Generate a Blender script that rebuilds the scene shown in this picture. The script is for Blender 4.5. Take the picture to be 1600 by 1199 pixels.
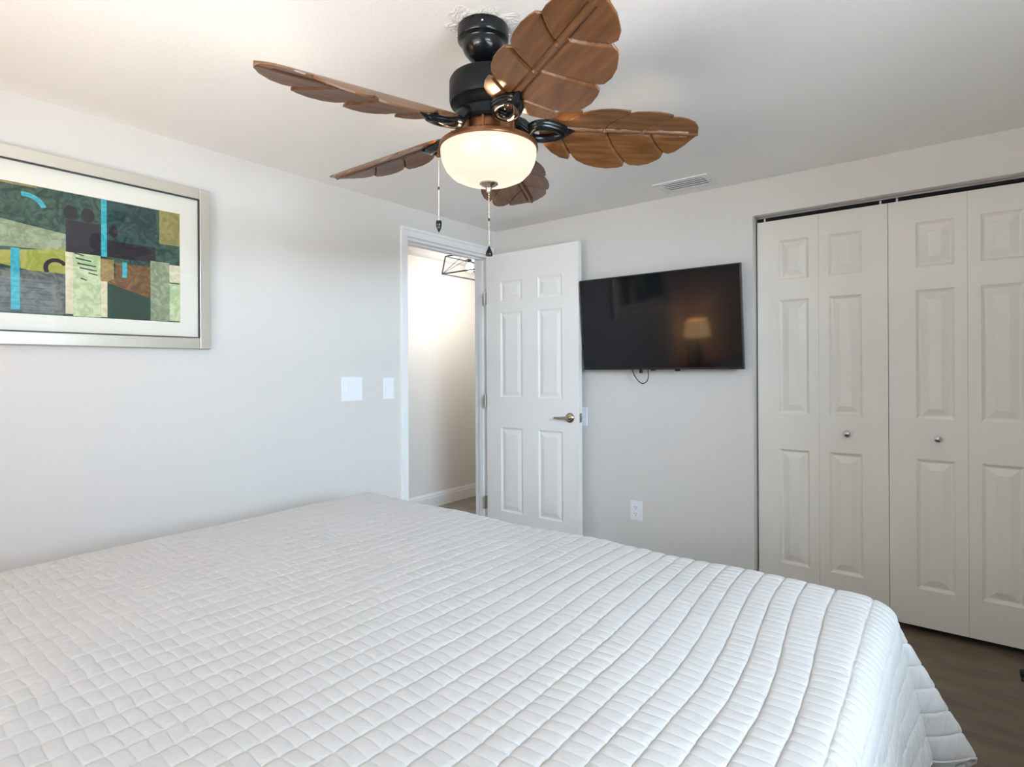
import bpy, math, random
import numpy as np
from mathutils import Vector, Matrix

random.seed(7)
rng = np.random.default_rng(11)
for o in list(bpy.data.objects):
    bpy.data.objects.remove(o)
S = bpy.context.scene
COL = S.collection
PI = math.pi

# ------------------------------------------------------------------ camera
F_PX, ROLL, HY, YAW = 891.8253, -0.0054, 577.4075, 0.6663
CAM = Vector((2.667, -3.2008, 1.2418))
CEIL = 2.2438
cam_d = bpy.data.cameras.new('camera')
cam = bpy.data.objects.new('camera', cam_d)
COL.objects.link(cam)
fw = Vector((-math.sin(YAW), math.cos(YAW), 0))
rt = Vector((math.cos(YAW), math.sin(YAW), 0))
up = Vector((0, 0, 1))
cr, sr = math.cos(ROLL), math.sin(ROLL)
r2 = cr * rt + sr * up
u2 = cr * up - sr * rt
M = Matrix.Identity(4)
for i in range(3):
    M[i][0], M[i][1], M[i][2], M[i][3] = r2[i], u2[i], -fw[i], CAM[i]
cam.matrix_world = M
cam_d.sensor_fit = 'HORIZONTAL'
cam_d.sensor_width = 36.0
cam_d.lens = F_PX / 1600 * 36.0
cam_d.shift_y = -(599.5 - HY) / 1600
cam_d.clip_start = 0.02
S.camera = cam

# ------------------------------------------------------------------ light
S.view_settings.view_transform = 'Standard'
S.view_settings.look = 'None'
S.view_settings.gamma = 1.0
S.view_settings.use_curve_mapping = False
S.view_settings.exposure = 0.20
S.cycles.max_bounces = 10
S.cycles.diffuse_bounces = 7
S.cycles.glossy_bounces = 5
S.cycles.transparent_max_bounces = 8
S.cycles.sample_clamp_indirect = 6.0
S.cycles.caustics_reflective = False
S.cycles.caustics_refractive = False

WORLD_STRENGTH = 4.0
w = bpy.data.worlds.new('sky_world')
S.world = w
w.use_nodes = True
nt = w.node_tree
nt.nodes.clear()
n_out = nt.nodes.new('ShaderNodeOutputWorld')
n_bg = nt.nodes.new('ShaderNodeBackground')
n_tc = nt.nodes.new('ShaderNodeTexCoord')
n_sx = nt.nodes.new('ShaderNodeSeparateXYZ')
n_rp = nt.nodes.new('ShaderNodeValToRGB')
n_mr = nt.nodes.new('ShaderNodeMapRange')
n_mr.inputs[1].default_value = -1
n_mr.inputs[2].default_value = 1
nt.links.new(n_tc.outputs['Generated'], n_sx.inputs[0])
nt.links.new(n_sx.outputs[2], n_mr.inputs[0])
nt.links.new(n_mr.outputs[0], n_rp.inputs[0])
nt.links.new(n_rp.outputs[0], n_bg.inputs[0])
nt.links.new(n_bg.outputs[0], n_out.inputs[0])
cr_ = n_rp.color_ramp
cr_.elements[0].position = 0.44
cr_.elements[0].color = (0.10, 0.13, 0.10, 1)
cr_.elements[1].position = 0.56
cr_.elements[1].color = (0.62, 0.80, 1.0, 1)
n_bg.inputs[1].default_value = WORLD_STRENGTH


def area_light(name, loc, target, sx, sy, power, color):
    d = bpy.data.lights.new(name, 'AREA')
    d.shape = 'RECTANGLE'
    d.size, d.size_y = sx, sy
    d.energy = power
    d.color = color
    o = bpy.data.objects.new(name, d)
    COL.objects.link(o)
    o.location = loc
    o.rotation_euler = (Vector(target) - Vector(loc)).to_track_quat('-Z', 'Y').to_euler()
    return o


def point_light(name, loc, power, color, radius):
    d = bpy.data.lights.new(name, 'POINT')
    d.energy = power
    d.color = color
    d.shadow_soft_size = radius
    o = bpy.data.objects.new(name, d)
    COL.objects.link(o)
    o.location = loc
    return o


# daylight arriving at the right window, plus fill through an added window behind the camera
area_light('daylight_right_window', (5.60, -3.65, 2.15), (0.0, -1.4, 0.75), 1.6, 1.2, 420, (0.62, 0.82, 1.0))
area_light('sunlit_ground_right_window', (4.30, -2.50, 0.55), (2.4, -2.2, 2.1), 1.6, 1.2, 165, (0.88, 0.95, 1.0))
area_light('added_sky_fill_near', (1.75, -4.65, 1.90), (1.75, -2.5, 1.0), 1.8, 1.2, 35, (0.97, 0.97, 1.0))  # fill lamp for the added window behind the camera
area_light('added_ground_fill_near', (1.75, -4.75, 0.45), (1.75, -2.6, 2.2), 1.8, 1.2, 215, (1.0, 0.93, 0.84))  # upward fill added at the same unseen window to lift the ceiling

# ------------------------------------------------------------------ helpers


def link(o):
    COL.objects.link(o)
    return o


def tag(o, label=None, cat=None, group=None, kind=None):
    if label:
        o['label'] = label
    if cat:
        o['category'] = cat
    if group:
        o['group'] = group
    if kind:
        o['kind'] = kind
    return o


def thing(name, loc, label, cat, group=None, kind=None):
    o = link(bpy.data.objects.new(name, None))
    o.empty_display_size = 0.1
    o.location = loc
    return tag(o, label, cat, group, kind)


def wloc(o):
    v = Vector((0, 0, 0))
    while o is not None:
        v += o.location
        o = o.parent
    return v


class MB:
    """collects vertices and faces in world coordinates"""

    def __init__(s):
        s.v, s.f, s.m = [], [], []

    def add(s, verts, faces, mi=0):
        b = len(s.v)
        s.v += [tuple(v) for v in verts]
        s.f += [tuple(b + i for i in f) for f in faces]
        s.m += [mi] * len(faces)
        return s

    def box(s, a, b, mi=0, mat=None):
        x0, y0, z0 = a
        x1, y1, z1 = b
        vs = [(x, y, z) for z in (z0, z1) for y in (y0, y1) for x in (x0, x1)]
        if mat is not None:
            vs = [mat @ Vector(v) for v in vs]
        return s.add(vs, [(0, 2, 3, 1), (4, 5, 7, 6), (0, 1, 5, 4), (2, 6, 7, 3), (0, 4, 6, 2), (1, 3, 7, 5)], mi)

    def lathe(s, prof, c=(0, 0, 0), n=48, mi=0, mat=None, close=False):
        vs, fs = [], []
        k = len(prof)
        for i in range(n):
            a = 2 * PI * i / n
            for r, z in prof:
                v = Vector((r * math.cos(a), r * math.sin(a), z))
                if mat is not None:
                    v = mat @ v
                vs.append(v + Vector(c))
        for i in range(n):
            j = (i + 1) % n
            for q in range(k if close else k - 1):
                q2 = (q + 1) % k
                fs.append((i * k + q, j * k + q, j * k + q2, i * k + q2))
        return s.add(vs, fs, mi)

    def tube(s, pts, r, n=10, mi=0, caps=True, closed=False):
        pts = [Vector(p) for p in pts]
        rad = r if isinstance(r, (list, tuple)) else [r] * len(pts)
        vs, fs = [], []
        N = len(pts)
        prev = None
        for i, p in enumerate(pts):
            if closed:
                t = pts[(i + 1) % N] - pts[i - 1]
            else:
                t = pts[min(i + 1, N - 1)] - pts[max(i - 1, 0)]
            t.normalize()
            if prev is None:
                ref = Vector((0, 0, 1)) if abs(t.z) < .9 else Vector((1, 0, 0))
                nx = t.cross(ref).normalized()
            else:
                nx = (prev - t * prev.dot(t)).normalized()
            prev = nx
            ny = t.cross(nx)
            for k in range(n):
                a = 2 * PI * k / n
                vs.append(p + nx * (rad[i] * math.cos(a)) + ny * (rad[i] * math.sin(a)))
        for i in range(N if closed else N - 1):
            j = (i + 1) % N
            for k in range(n):
                k2 = (k + 1) % n
                fs.append((i * n + k, i * n + k2, j * n + k2, j * n + k))
        if caps and not closed:
            fs.append(tuple(range(n - 1, -1, -1)))
            fs.append(tuple((N - 1) * n + k for k in range(n)))
        return s.add(vs, fs, mi)

    def sphere(s, c, r, nu=16, nv=10, mi=0, sc=(1, 1, 1)):
        prof = [(max(1e-5, r * math.sin(PI * i / nv)) * 1.0, -r * math.cos(PI * i / nv)) for i in range(nv + 1)]
        m = Matrix.Diagonal((sc[0], sc[1], sc[2], 1))
        return s.lathe(prof, c, nu, mi, m)


def obj(name, mb, mats, parent=None, smooth=False, bevel=0.0, seg=2, origin=None, angle=40):
    me = bpy.data.meshes.new(name)
    org = Vector(origin) if origin is not None else (Vector((0, 0, 0)))
    if parent is not None:
        base = wloc(parent)
        loc = org - base if origin is not None else Vector((0, 0, 0))
        org = org if origin is not None else base
    else:
        loc = org
    vs = [(v[0] - org[0], v[1] - org[1], v[2] - org[2]) for v in mb.v]
    me.from_pydata(vs, [], mb.f)
    if not isinstance(mats, (list, tuple)):
        mats = [mats]
    for m in mats:
        me.materials.append(m)
    if len(mats) > 1:
        me.polygons.foreach_set('material_index', mb.m)
    me.validate()
    import bmesh
    bm = bmesh.new()
    bm.from_mesh(me)
    bmesh.ops.recalc_face_normals(bm, faces=bm.faces)
    bm.to_mesh(me)
    bm.free()
    if smooth:
        me.polygons.foreach_set('use_smooth', [True] * len(me.polygons))
        try:
            me.set_sharp_from_angle(angle=math.radians(angle))
        except Exception:
            pass
    o = link(bpy.data.objects.new(name, me))
    o.location = loc
    o.parent = parent
    if bevel:
        b = o.modifiers.new('bevel', 'BEVEL')
        b.width = bevel
        b.segments = seg
        b.limit_method = 'ANGLE'
        b.angle_limit = math.radians(35)
        b.harden_normals = False
    return o


# ------------------------------------------------------------------ materials
def new_mat(name):
    m = bpy.data.materials.new(name)
    m.use_nodes = True
    t = m.node_tree
    return m, t, t.nodes['Principled BSDF']


def mat(name, color, rough=0.5, metal=0.0, spec=0.5, vary=0.0, vscale=6.0, bump=0.0, bscale=120.0, emit=None, estr=0.0, coat=0.0, stretch=None):
    m, t, b = new_mat(name)
    b.inputs['Base Color'].default_value = (*color, 1)
    b.inputs['Roughness'].default_value = rough
    b.inputs['Metallic'].default_value = metal
    b.inputs['Specular IOR Level'].default_value = spec
    b.inputs['Coat Weight'].default_value = coat
    if emit:
        b.inputs['Emission Color'].default_value = (*emit, 1)
        b.inputs['Emission Strength'].default_value = estr
    tc = t.nodes.new('ShaderNodeTexCoord')
    src = tc.outputs['Object']
    if stretch:
        mp = t.nodes.new('ShaderNodeMapping')
        mp.inputs['Scale'].default_value = stretch
        t.links.new(src, mp.inputs[0])
        src = mp.outputs[0]
    if vary:
        n = t.nodes.new('ShaderNodeTexNoise')
        n.inputs['Scale'].default_value = vscale
        n.inputs['Detail'].default_value = 4
        t.links.new(src, n.inputs['Vector'])
        mx = t.nodes.new('ShaderNodeMix')
        mx.data_type = 'RGBA'
        mx.inputs[6].default_value = (*[max(0, c * (1 - vary)) for c in color], 1)
        mx.inputs[7].default_value = (*[min(1, c * (1 + vary)) for c in color], 1)
        t.links.new(n.outputs[0], mx.inputs[0])
        t.links.new(mx.outputs[2], b.inputs['Base Color'])
    if bump:
        n2 = t.nodes.new('ShaderNodeTexNoise')
        n2.inputs['Scale'].default_value = bscale
        n2.inputs['Detail'].default_value = 3
        t.links.new(src, n2.inputs['Vector'])
        bp = t.nodes.new('ShaderNodeBump')
        bp.inputs['Strength'].default_value = bump
        bp.inputs['Distance'].default_value = 0.004
        t.links.new(n2.outputs[0], bp.inputs['Height'])
        t.links.new(bp.outputs[0], b.inputs['Normal'])
    return m


M_WALL = mat('wall_paint_greige', (0.705, 0.675, 0.643), 0.75, vary=0.012, vscale=2.5, bump=0.10, bscale=170, spec=0.25)
M_HALLWALL = mat('hall_wall_paint', (0.78, 0.755, 0.72), 0.75, bump=0.08, bscale=170, spec=0.25)
M_CEIL = mat('ceiling_paint', (0.90, 0.89, 0.875), 0.85, bump=0.14, bscale=110, spec=0.2)
M_PATCH = mat('rough_plaster', (0.80, 0.78, 0.75), 0.9, bump=0.9, bscale=75, spec=0.2)
M_TRIM = mat('white_trim_paint', (0.84, 0.84, 0.84), 0.35, bump=0.02, bscale=90)
M_DOOR = mat('white_door_paint', (0.86, 0.84, 0.81), 0.42, bump=0.06, bscale=120, stretch=(1, 1, .25))
M_CLOSET_DOOR = mat('offwhite_closet_paint', (0.80, 0.765, 0.70), 0.45, bump=0.06, bscale=120, stretch=(1, 1, .25))
M_GAPSHADE = mat('gap_shade_black', (0.02, 0.02, 0.022), 0.9)  # near-black colour standing in for shade inside narrow gaps
M_CLOSETSHADE = mat('closet_interior_shade', (0.10, 0.10, 0.10), 0.9)  # dark colour stands in for shade in the closed closet
M_BLACKMETAL = mat('grey_track_metal', (0.36, 0.36, 0.36), 0.4, metal=0.3)
M_CHROME = mat('chrome', (0.72, 0.72, 0.74), 0.08, metal=1.0)
M_BRASS = mat('satin_nickel_brass', (0.50, 0.43, 0.33), 0.25, metal=1.0)
M_HINGE = mat('hinge_metal', (0.35, 0.31, 0.26), 0.35, metal=1.0)
M_PLATE = mat('white_plastic', (0.86, 0.87, 0.90), 0.3)
M_SLOT = mat('outlet_slot_dark', (0.05, 0.05, 0.05), 0.6)
M_BRONZE = mat('black_bronze', (0.004, 0.005, 0.006), 0.2, metal=0.0, spec=0.4)
M_BRONZE_SATIN = mat('black_bronze_satin', (0.004, 0.006, 0.007), 0.45, spec=0.22)
M_COPPER = mat('antique_copper', (0.20, 0.085, 0.035), 0.3, metal=0.7)
M_TVFRAME = mat('tv_black_plastic', (0.006, 0.006, 0.007), 0.35)
M_CABLE = mat('black_cable', (0.01, 0.01, 0.01), 0.5)
M_VENT = mat('vent_white_metal', (0.80, 0.80, 0.79), 0.4)
M_BLIND = mat('white_blind_slat', (0.85, 0.86, 0.86), 0.4)
M_MATTRESS = mat('mattress_ticking', (0.7, 0.7, 0.7), 0.9)
M_BEDBASE = mat('dark_bed_base', (0.03, 0.045, 0.055), 0.9)
M_SHOE = mat('black_leather', (0.01, 0.01, 0.011), 0.35)
M_CHAIN = mat('bead_chain_brass', (0.78, 0.70, 0.58), 0.25, metal=1.0)
M_FRAME = mat('champagne_frame', (0.66, 0.63, 0.55), 0.32, metal=0.55, vary=0.05, vscale=20, stretch=(1, .4, .4))
M_FRAMEEDGE = mat('frame_dark_line', (0.02, 0.02, 0.025), 0.4)
M_MAT = mat('mat_board', (0.80, 0.78, 0.70), 0.9)


def wood_mat():
    m, t, b = new_mat('carved_fan_wood')
    tc = t.nodes.new('ShaderNodeTexCoord')
    mp = t.nodes.new('ShaderNodeMapping')
    mp.inputs['Scale'].default_value = (5, 42, 5)
    t.links.new(tc.outputs['UV'], mp.inputs[0])
    n = t.nodes.new('ShaderNodeTexNoise')
    n.inputs['Scale'].default_value = 1.6
    n.inputs['Detail'].default_value = 5
    t.links.new(mp.outputs[0], n.inputs['Vector'])
    r = t.nodes.new('ShaderNodeValToRGB')
    r.color_ramp.elements[0].position = 0.32
    r.color_ramp.elements[0].color = (0.092, 0.034, 0.010, 1)
    r.color_ramp.elements[1].position = 0.70
    r.color_ramp.elements[1].color = (0.190, 0.077, 0.025, 1)
    t.links.new(n.outputs[0], r.inputs[0])
    t.links.new(r.outputs[0], b.inputs['Base Color'])
    b.inputs['Roughness'].default_value = 0.36
    b.inputs['Specular IOR Level'].default_value = 0.45
    return m


M_WOOD = wood_mat()


def floor_mat(name, c1, c2, rot=0.0):
    m, t, b = new_mat(name)
    tc = t.nodes.new('ShaderNodeTexCoord')
    mp = t.nodes.new('ShaderNodeMapping')
    mp.inputs['Rotation'].default_value = (0, 0, rot)
    t.links.new(tc.outputs['Object'], mp.inputs[0])
    br = t.nodes.new('ShaderNodeTexBrick')
    br.offset = 0.37
    br.inputs['Scale'].default_value = 1.0
    br.inputs['Brick Width'].default_value = 1.2
    br.inputs['Row Height'].default_value = 0.18
    br.inputs['Mortar Size'].default_value = 0.0012
    br.inputs['Color1'].default_value = (*c1, 1)
    br.inputs['Color2'].default_value = (*c2, 1)
    br.inputs['Mortar'].default_value = (*[c * .4 for c in c1], 1)
    t.links.new(mp.outputs[0], br.inputs['Vector'])
    mp2 = t.nodes.new('ShaderNodeMapping')
    mp2.inputs['Rotation'].default_value = (0, 0, rot)
    mp2.inputs['Scale'].default_value = (3.0, 7, 1)
    t.links.new(tc.outputs['Object'], mp2.inputs[0])
    n = t.nodes.new('ShaderNodeTexNoise')
    n.inputs['Scale'].default_value = 1.5
    n.inputs['Detail'].default_value = 6
    t.links.new(mp2.outputs[0], n.inputs['Vector'])
    mx = t.nodes.new('ShaderNodeMix')
    mx.data_type = 'RGBA'
    mx.blend_type = 'MULTIPLY'
    mx.inputs[0].default_value = 0.75
    r = t.nodes.new('ShaderNodeValToRGB')
    r.color_ramp.elements[0].position = 0.3
    r.color_ramp.elements[0].color = (0.45, 0.42, 0.38, 1)
    r.color_ramp.elements[1].position = 0.75
    r.color_ramp.elements[1].color = (1, 1, 1, 1)
    t.links.new(n.outputs[0], r.inputs[0])
    t.links.new(br.outputs[0], mx.inputs[6])
    t.links.new(r.outputs[0], mx.inputs[7])
    t.links.new(mx.outputs[2], b.inputs['Base Color'])
    b.inputs['Roughness'].default_value = 0.5
    return m


M_FLOOR = floor_mat('brown_plank_floor', (0.185, 0.140, 0.100), (0.215, 0.165, 0.118), 0.0)
M_HALLFLOOR = floor_mat('hall_plank_floor', (0.30, 0.26, 0.22), (0.34, 0.30, 0.26), PI / 2)


def emit_mat(name, color, strength, body=1.0):
    m, t, b = new_mat(name)
    b.inputs['Base Color'].default_value = (*[c * body for c in color], 1)
    b.inputs['Emission Color'].default_value = (*color, 1)
    b.inputs['Emission Strength'].default_value = strength
    b.inputs['Roughness'].default_value = 0.3
    return m


M_BOWL = emit_mat('lit_frosted_glass', (1.0, 0.77, 0.60), 0.90, 0.16)
M_BULB = emit_mat('lit_bulb', (1.0, 0.93, 0.84), 8.0)


def glass_mat(name, refl=0.06, tint=(1, 1, 1), rough=0.0):
    m, t, b = new_mat(name)
    t.nodes.remove(b)
    out = t.nodes['Material Output']
    tr = t.nodes.new('ShaderNodeBsdfTransparent')
    tr.inputs[0].default_value = (*tint, 1)
    gl = t.nodes.new('ShaderNodeBsdfGlossy')
    gl.inputs['Roughness'].default_value = rough
    lw = t.nodes.new('ShaderNodeLayerWeight')
    lw.inputs[0].default_value = 0.5
    pw = t.nodes.new('ShaderNodeMath')
    pw.operation = 'POWER'
    pw.inputs[1].default_value = 5.0
    t.links.new(lw.outputs['Facing'], pw.inputs[0])
    mth = t.nodes.new('ShaderNodeMath')
    mth.operation = 'MULTIPLY_ADD'
    mth.inputs[1].default_value = 0.9
    mth.inputs[2].default_value = refl
    t.links.new(pw.outputs[0], mth.inputs[0])
    mx = t.nodes.new('ShaderNodeMixShader')
    t.links.new(mth.outputs[0], mx.inputs[0])
    t.links.new(tr.outputs[0], mx.inputs[1])
    t.links.new(gl.outputs[0], mx.inputs[2])
    t.links.new(mx.outputs[0], out.inputs[0])
    return m


M_PICGLASS = glass_mat('picture_glass', 0.032)
M_WINGLASS = glass_mat('window_glass', 0.04)

m, t, b = new_mat('tv_screen_gloss')
b.inputs['Base Color'].default_value = (0.004, 0.005, 0.007, 1)
b.inputs['Roughness'].default_value = 0.06
b.inputs['Specular IOR Level'].default_value = 0.32
M_SCREEN = m


def quilt_mat():
    m, t, b = new_mat('quilted_cotton')
    b.inputs['Roughness'].default_value = 0.85
    b.inputs['Specular IOR Level'].default_value = 0.2
    b.inputs['Sheen Weight'].default_value = 0.15
    tc = t.nodes.new('ShaderNodeTexCoord')
    n = t.nodes.new('ShaderNodeTexNoise')
    n.inputs['Scale'].default_value = 55
    n.inputs['Detail'].default_value = 4
    t.links.new(tc.outputs['Object'], n.inputs['Vector'])
    mx = t.nodes.new('ShaderNodeMix')
    mx.data_type = 'RGBA'
    mx.inputs[6].default_value = (0.455, 0.440, 0.430, 1)
    mx.inputs[7].default_value = (0.505, 0.490, 0.480, 1)
    t.links.new(n.outputs[0], mx.inputs[0])
    t.links.new(mx.outputs[2], b.inputs['Base Color'])
    bp = t.nodes.new('ShaderNodeBump')
    bp.inputs['Strength'].default_value = 0.25
    bp.inputs['Distance'].default_value = 0.003
    n2 = t.nodes.new('ShaderNodeTexNoise')
    n2.inputs['Scale'].default_value = 140
    n2.inputs['Detail'].default_value = 2
    t.links.new(tc.outputs['Object'], n2.inputs['Vector'])
    t.links.new(n2.outputs[0], bp.inputs['Height'])
    t.links.new(bp.outputs[0], b.inputs['Normal'])
    return m


M_QUILT = quilt_mat()

# ------------------------------------------------------------------ room shell
X1, Y0 = 3.45, -3.90            # right wall, wall behind the camera
T = 0.115
DY0, DY1, DZ = -0.852, -0.085, 2.052      # bedroom doorway in the left wall
CX0, CX1, CZ = 1.7900, 2.9950, 2.0600     # closet opening in the back wall
HX = -1.10                       # far wall of the hall

obj('floor', MB().box((-T * 0.5, Y0 - .1, -.1), (X1 + .1, 0.75, 0)), M_FLOOR).update_tag()
tag(bpy.data.objects['floor'], kind='structure')
o = obj('floor_hall', MB().box((HX - .1, Y0 - .1, -.1), (-T * 0.5, 3.0, 0)), M_HALLFLOOR)
tag(o, kind='structure')
ceiling = obj('ceiling', MB().box((-T * .5, Y0 - .1, CEIL), (X1 + .1, 0.75, CEIL + .1)), M_CEIL)
tag(ceiling, kind='structure')
o = obj('ceiling_hall', MB().box((HX - .1, Y0 - .1, CEIL), (-T * .5, 3.0, CEIL + .1)), M_CEIL)
tag(o, kind='structure')

mb = MB()
mb.box((-T, Y0, 0), (0, DY0, CEIL))
mb.box((-T, DY0, DZ), (0, DY1, CEIL))
mb.box((-T, DY1, 0), (0, 3.0, CEIL))
tag(obj('wall_left', mb, M_WALL), kind='structure')
mb = MB()
mb.box((0, 0, 0), (CX0, .12, CEIL))
mb.box((CX0, 0, CZ), (CX1, .12, CEIL))
mb.box((CX1, 0, 0), (X1, .12, CEIL))
tag(obj('wall_back', mb, M_WALL), kind='structure')
# closet interior, its colour darkened to read as unlit
mb = MB()
mb.box((1.55, .62, 0), (3.3, .72, CEIL))
mb.box((1.45, .12, 0), (1.55, .72, CEIL))
mb.box((3.25, .12, 0), (3.35, .72, CEIL))
tag(obj('wall_closet', mb, M_CLOSETSHADE), kind='structure')
# right wall with window
WY0, WY1, WZ0, WZ1 = -3.30, -1.70, 0.92, 2.08
mb = MB()
mb.box((X1, Y0, 0), (X1 + .15, WY0, CEIL))
mb.box((X1, WY1, 0), (X1 + .15, .75, CEIL))
mb.box((X1, WY0, 0), (X1 + .15, WY1, WZ0))
mb.box((X1, WY0, WZ1), (X1 + .15, WY1, CEIL))
tag(obj('wall_right', mb, M_WALL), kind='structure')
# near wall with an added window (unseen, behind the camera)
NX0, NX1, NZ0, NZ1 = 0.85, 2.65, 0.95, 2.10
mb = MB()
mb.box((0, Y0 - .15, 0), (NX0, Y0, CEIL))
mb.box((NX1, Y0 - .15, 0), (X1 + .15, Y0, CEIL))
mb.box((NX0, Y0 - .15, 0), (NX1, Y0, NZ0))
mb.box((NX0, Y0 - .15, NZ1), (NX1, Y0, CEIL))
tag(obj('wall_near', mb, M_WALL), kind='structure')
# hall
tag(obj('wall_hall', MB().box((HX - .1, Y0, 0), (HX, 3.0, CEIL)), M_HALLWALL), kind='structure')
mb = MB()
mb.box((HX, 2.9, 0), (-T, 3.0, CEIL))
mb.box((HX, Y0, 0), (-T, Y0 + .1, CEIL))
tag(obj('wall_hall_end', mb, M_HALLWALL), kind='structure')


def baseboard_profile(mb, a, b, nrm, h=0.125, th=0.015):
    """moulded baseboard running from a to b (2D), sticking out along nrm"""
    prof = [(0, 0), (th, 0), (th, h - .035), (th - .003, h - .028), (th - .003, h - .018), (th - .008, h - .006), (th - .010, h), (0, h)]
    vs = []
    for p in (a, b):
        for d, z in prof:
            vs.append((p[0] + nrm[0] * d, p[1] + nrm[1] * d, z))
    n = len(prof)
    fs = [(i, (i + 1) % n, n + (i + 1) % n, n + i) for i in range(n)]
    fs += [tuple(range(n)), tuple(range(2 * n - 1, n - 1, -1))]
    mb.add(vs, fs)


mb = MB()
baseboard_profile(mb, (HX, Y0 + .1), (HX, 2.9), (1, 0))
tag(obj('baseboard_hall', mb, M_TRIM), kind='structure')
mb = MB()
baseboard_profile(mb, (0.0, 0), (CX0 - .01, 0), (0, -1), .09)
tag(obj('baseboard_back', mb, M_TRIM), kind='structure')
mb = MB()
baseboard_profile(mb, (0.0, Y0), (0.0, -0.91), (1, 0), .09)
tag(obj('baseboard_left', mb, M_TRIM), kind='structure')

# door casing + jamb
CW = 0.050
mb = MB()
CO0, CO1, CT = -0.901, -0.034, 2.118
for (y0, y1, z0, z1) in ((CO0, CO0 + CW, 0, CT), (CO1 - CW, CO1, 0, CT), (CO0 + CW, CO1 - CW, CT - .058, CT)):
    mb.box((0, y0, z0), (.012, y1, z1))
# raised outer bead of the casing
for (y0, y1, z0, z1) in ((CO0, CO0 + .016, 0, CT), (CO1 - .016, CO1, 0, CT), (CO0 + .016, CO1 - .016, CT - .018, CT)):
    mb.box((.010, y0, z0), (.018, y1, z1))
casing = obj('trim_1', mb, M_TRIM, bevel=.002)
tag(casing, kind='structure')
mb = MB()
mb.box((-T - .004, DY0 - .002, 0), (.001, DY0 + .012, DZ))
mb.box((-T - .004, DY1 - .006, 0), (.001, DY1 + .002, DZ))
mb.box((-T - .004, DY0, DZ - .012), (.001, DY1, DZ + .002))
# door stops
mb.box((-.075, DY0 + .012, 0), (-.040, DY0 + .022, DZ - .012))
mb.box((-.075, DY1 - .016, 0), (-.040, DY1 - .006, DZ - .012))
mb.box((-.075, DY0 + .012, DZ - .022), (-.040, DY1 - .006, DZ - .012))
jamb = obj('trim_2', mb, M_TRIM)
tag(jamb, kind='structure')
mb = MB().box((-.036, DY0 + .012, .895), (-.006, DY0 + .0135, .965))
sp = obj('strike_plate', mb, M_HINGE, jamb)
# hall-side casing
mb = MB()
for (y0, y1, z0, z1) in ((CO0, CO0 + CW, 0, CT), (CO1 - CW, CO1, 0, CT), (CO0 + CW, CO1 - CW, CT - .058, CT)):
    mb.box((-T - .012, y0, z0), (-T, y1, z1))
tag(obj('trim_3', mb, M_TRIM, bevel=.002), kind='structure')
# closet opening edge: slim painted corner bead lip round the opening
mb = MB()
mb.box((CX0 - .001, -.0015, 0), (CX0 + .004, .03, CZ))
mb.box((CX0, -.0015, CZ - .004), (CX1, .03, CZ + .001))
tag(obj('trim_4', mb, M_WALL), kind='structure')


# ------------------------------------------------------------------ raised panel leaf
def panel_slab(mb, x0, x1, z0, z1, yf, th, panels, depth=0.007, ogee=.010, bevel=.030, flip=False):
    """Door leaf in the XZ plane, front face at y=yf facing -y, with raised panels."""
    xs = sorted({x0, x1, *[p[0] for p in panels], *[p[1] for p in panels]})
    zs = sorted({z0, z1, *[p[2] for p in panels], *[p[3] for p in panels]})

    def in_panel(xa, xb, za, zb):
        xm, zm = (xa + xb) / 2, (za + zb) / 2
        return any(p[0] < xm < p[1] and p[2] < zm < p[3] for p in panels)
    for side in (0, 1):
        y = yf if side == 0 else yf + th
        sgn = 1 if side == 0 else -1
        for i in range(len(xs) - 1):
            for k in range(len(zs) - 1):
                if in_panel(xs[i], xs[i + 1], zs[k], zs[k + 1]):
                    continue
                mb.add([(xs[i], y, zs[k]), (xs[i + 1], y, zs[k]), (xs[i + 1], y, zs[k + 1]), (xs[i], y, zs[k + 1])], [(0, 1, 2, 3)])
        for (pa, pb, pc, pd) in panels:
            rings = [(0, 0), (ogee * .45, depth * .55), (ogee, depth), (ogee + .004, depth), (ogee + .004 + bevel, depth * .12), (ogee + .006 + bevel, depth * .10)]
            vs = []
            for ins, d in rings:
                yy = y + sgn * d
                vs += [(pa + ins, yy, pc + ins), (pb - ins, yy, pc + ins), (pb - ins, yy, pd - ins), (pa + ins, yy, pd - ins)]
            fs = []
            for r in range(len(rings) - 1):
                for k in range(4):
                    k2 = (k + 1) % 4
                    fs.append((r * 4 + k, r * 4 + k2, r * 4 + 4 + k2, r * 4 + 4 + k))
            e = (len(rings) - 1) * 4
            fs.append((e, e + 1, e + 2, e + 3))
            mb.add(vs, fs)
    ya, yb = yf, yf + th
    mb.add([(x0, ya, z0), (x1, ya, z0), (x1, yb, z0), (x0, yb, z0), (x0, ya, z1), (x1, ya, z1), (x1, yb, z1), (x0, yb, z1)],
           [(0, 3, 2, 1), (4, 5, 6, 7), (0, 4, 7, 3), (1, 2, 6, 5)])
    return mb


# room door (open against the back wall)
DX0, DX1 = 0.022, 0.784
door = thing('door_1', (DX0, -.1, 0), 'open white six-panel bedroom door with a lever handle, next to the television', 'door', kind='structure')
rows = [(1.712, 1.852), (1.050, 1.636), (.258, .840)]
pan = []
for (a, b_) in ((.150, .338), (.470, .660)):
    for r in rows:
        pan.append((a, b_, r[0], r[1]))
leaf = obj('door_leaf', panel_slab(MB(), DX0, DX1, .012, 2.046, -.127, .035, pan, depth=.006, ogee=.012, bevel=.026), M_DOOR, door)
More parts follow.
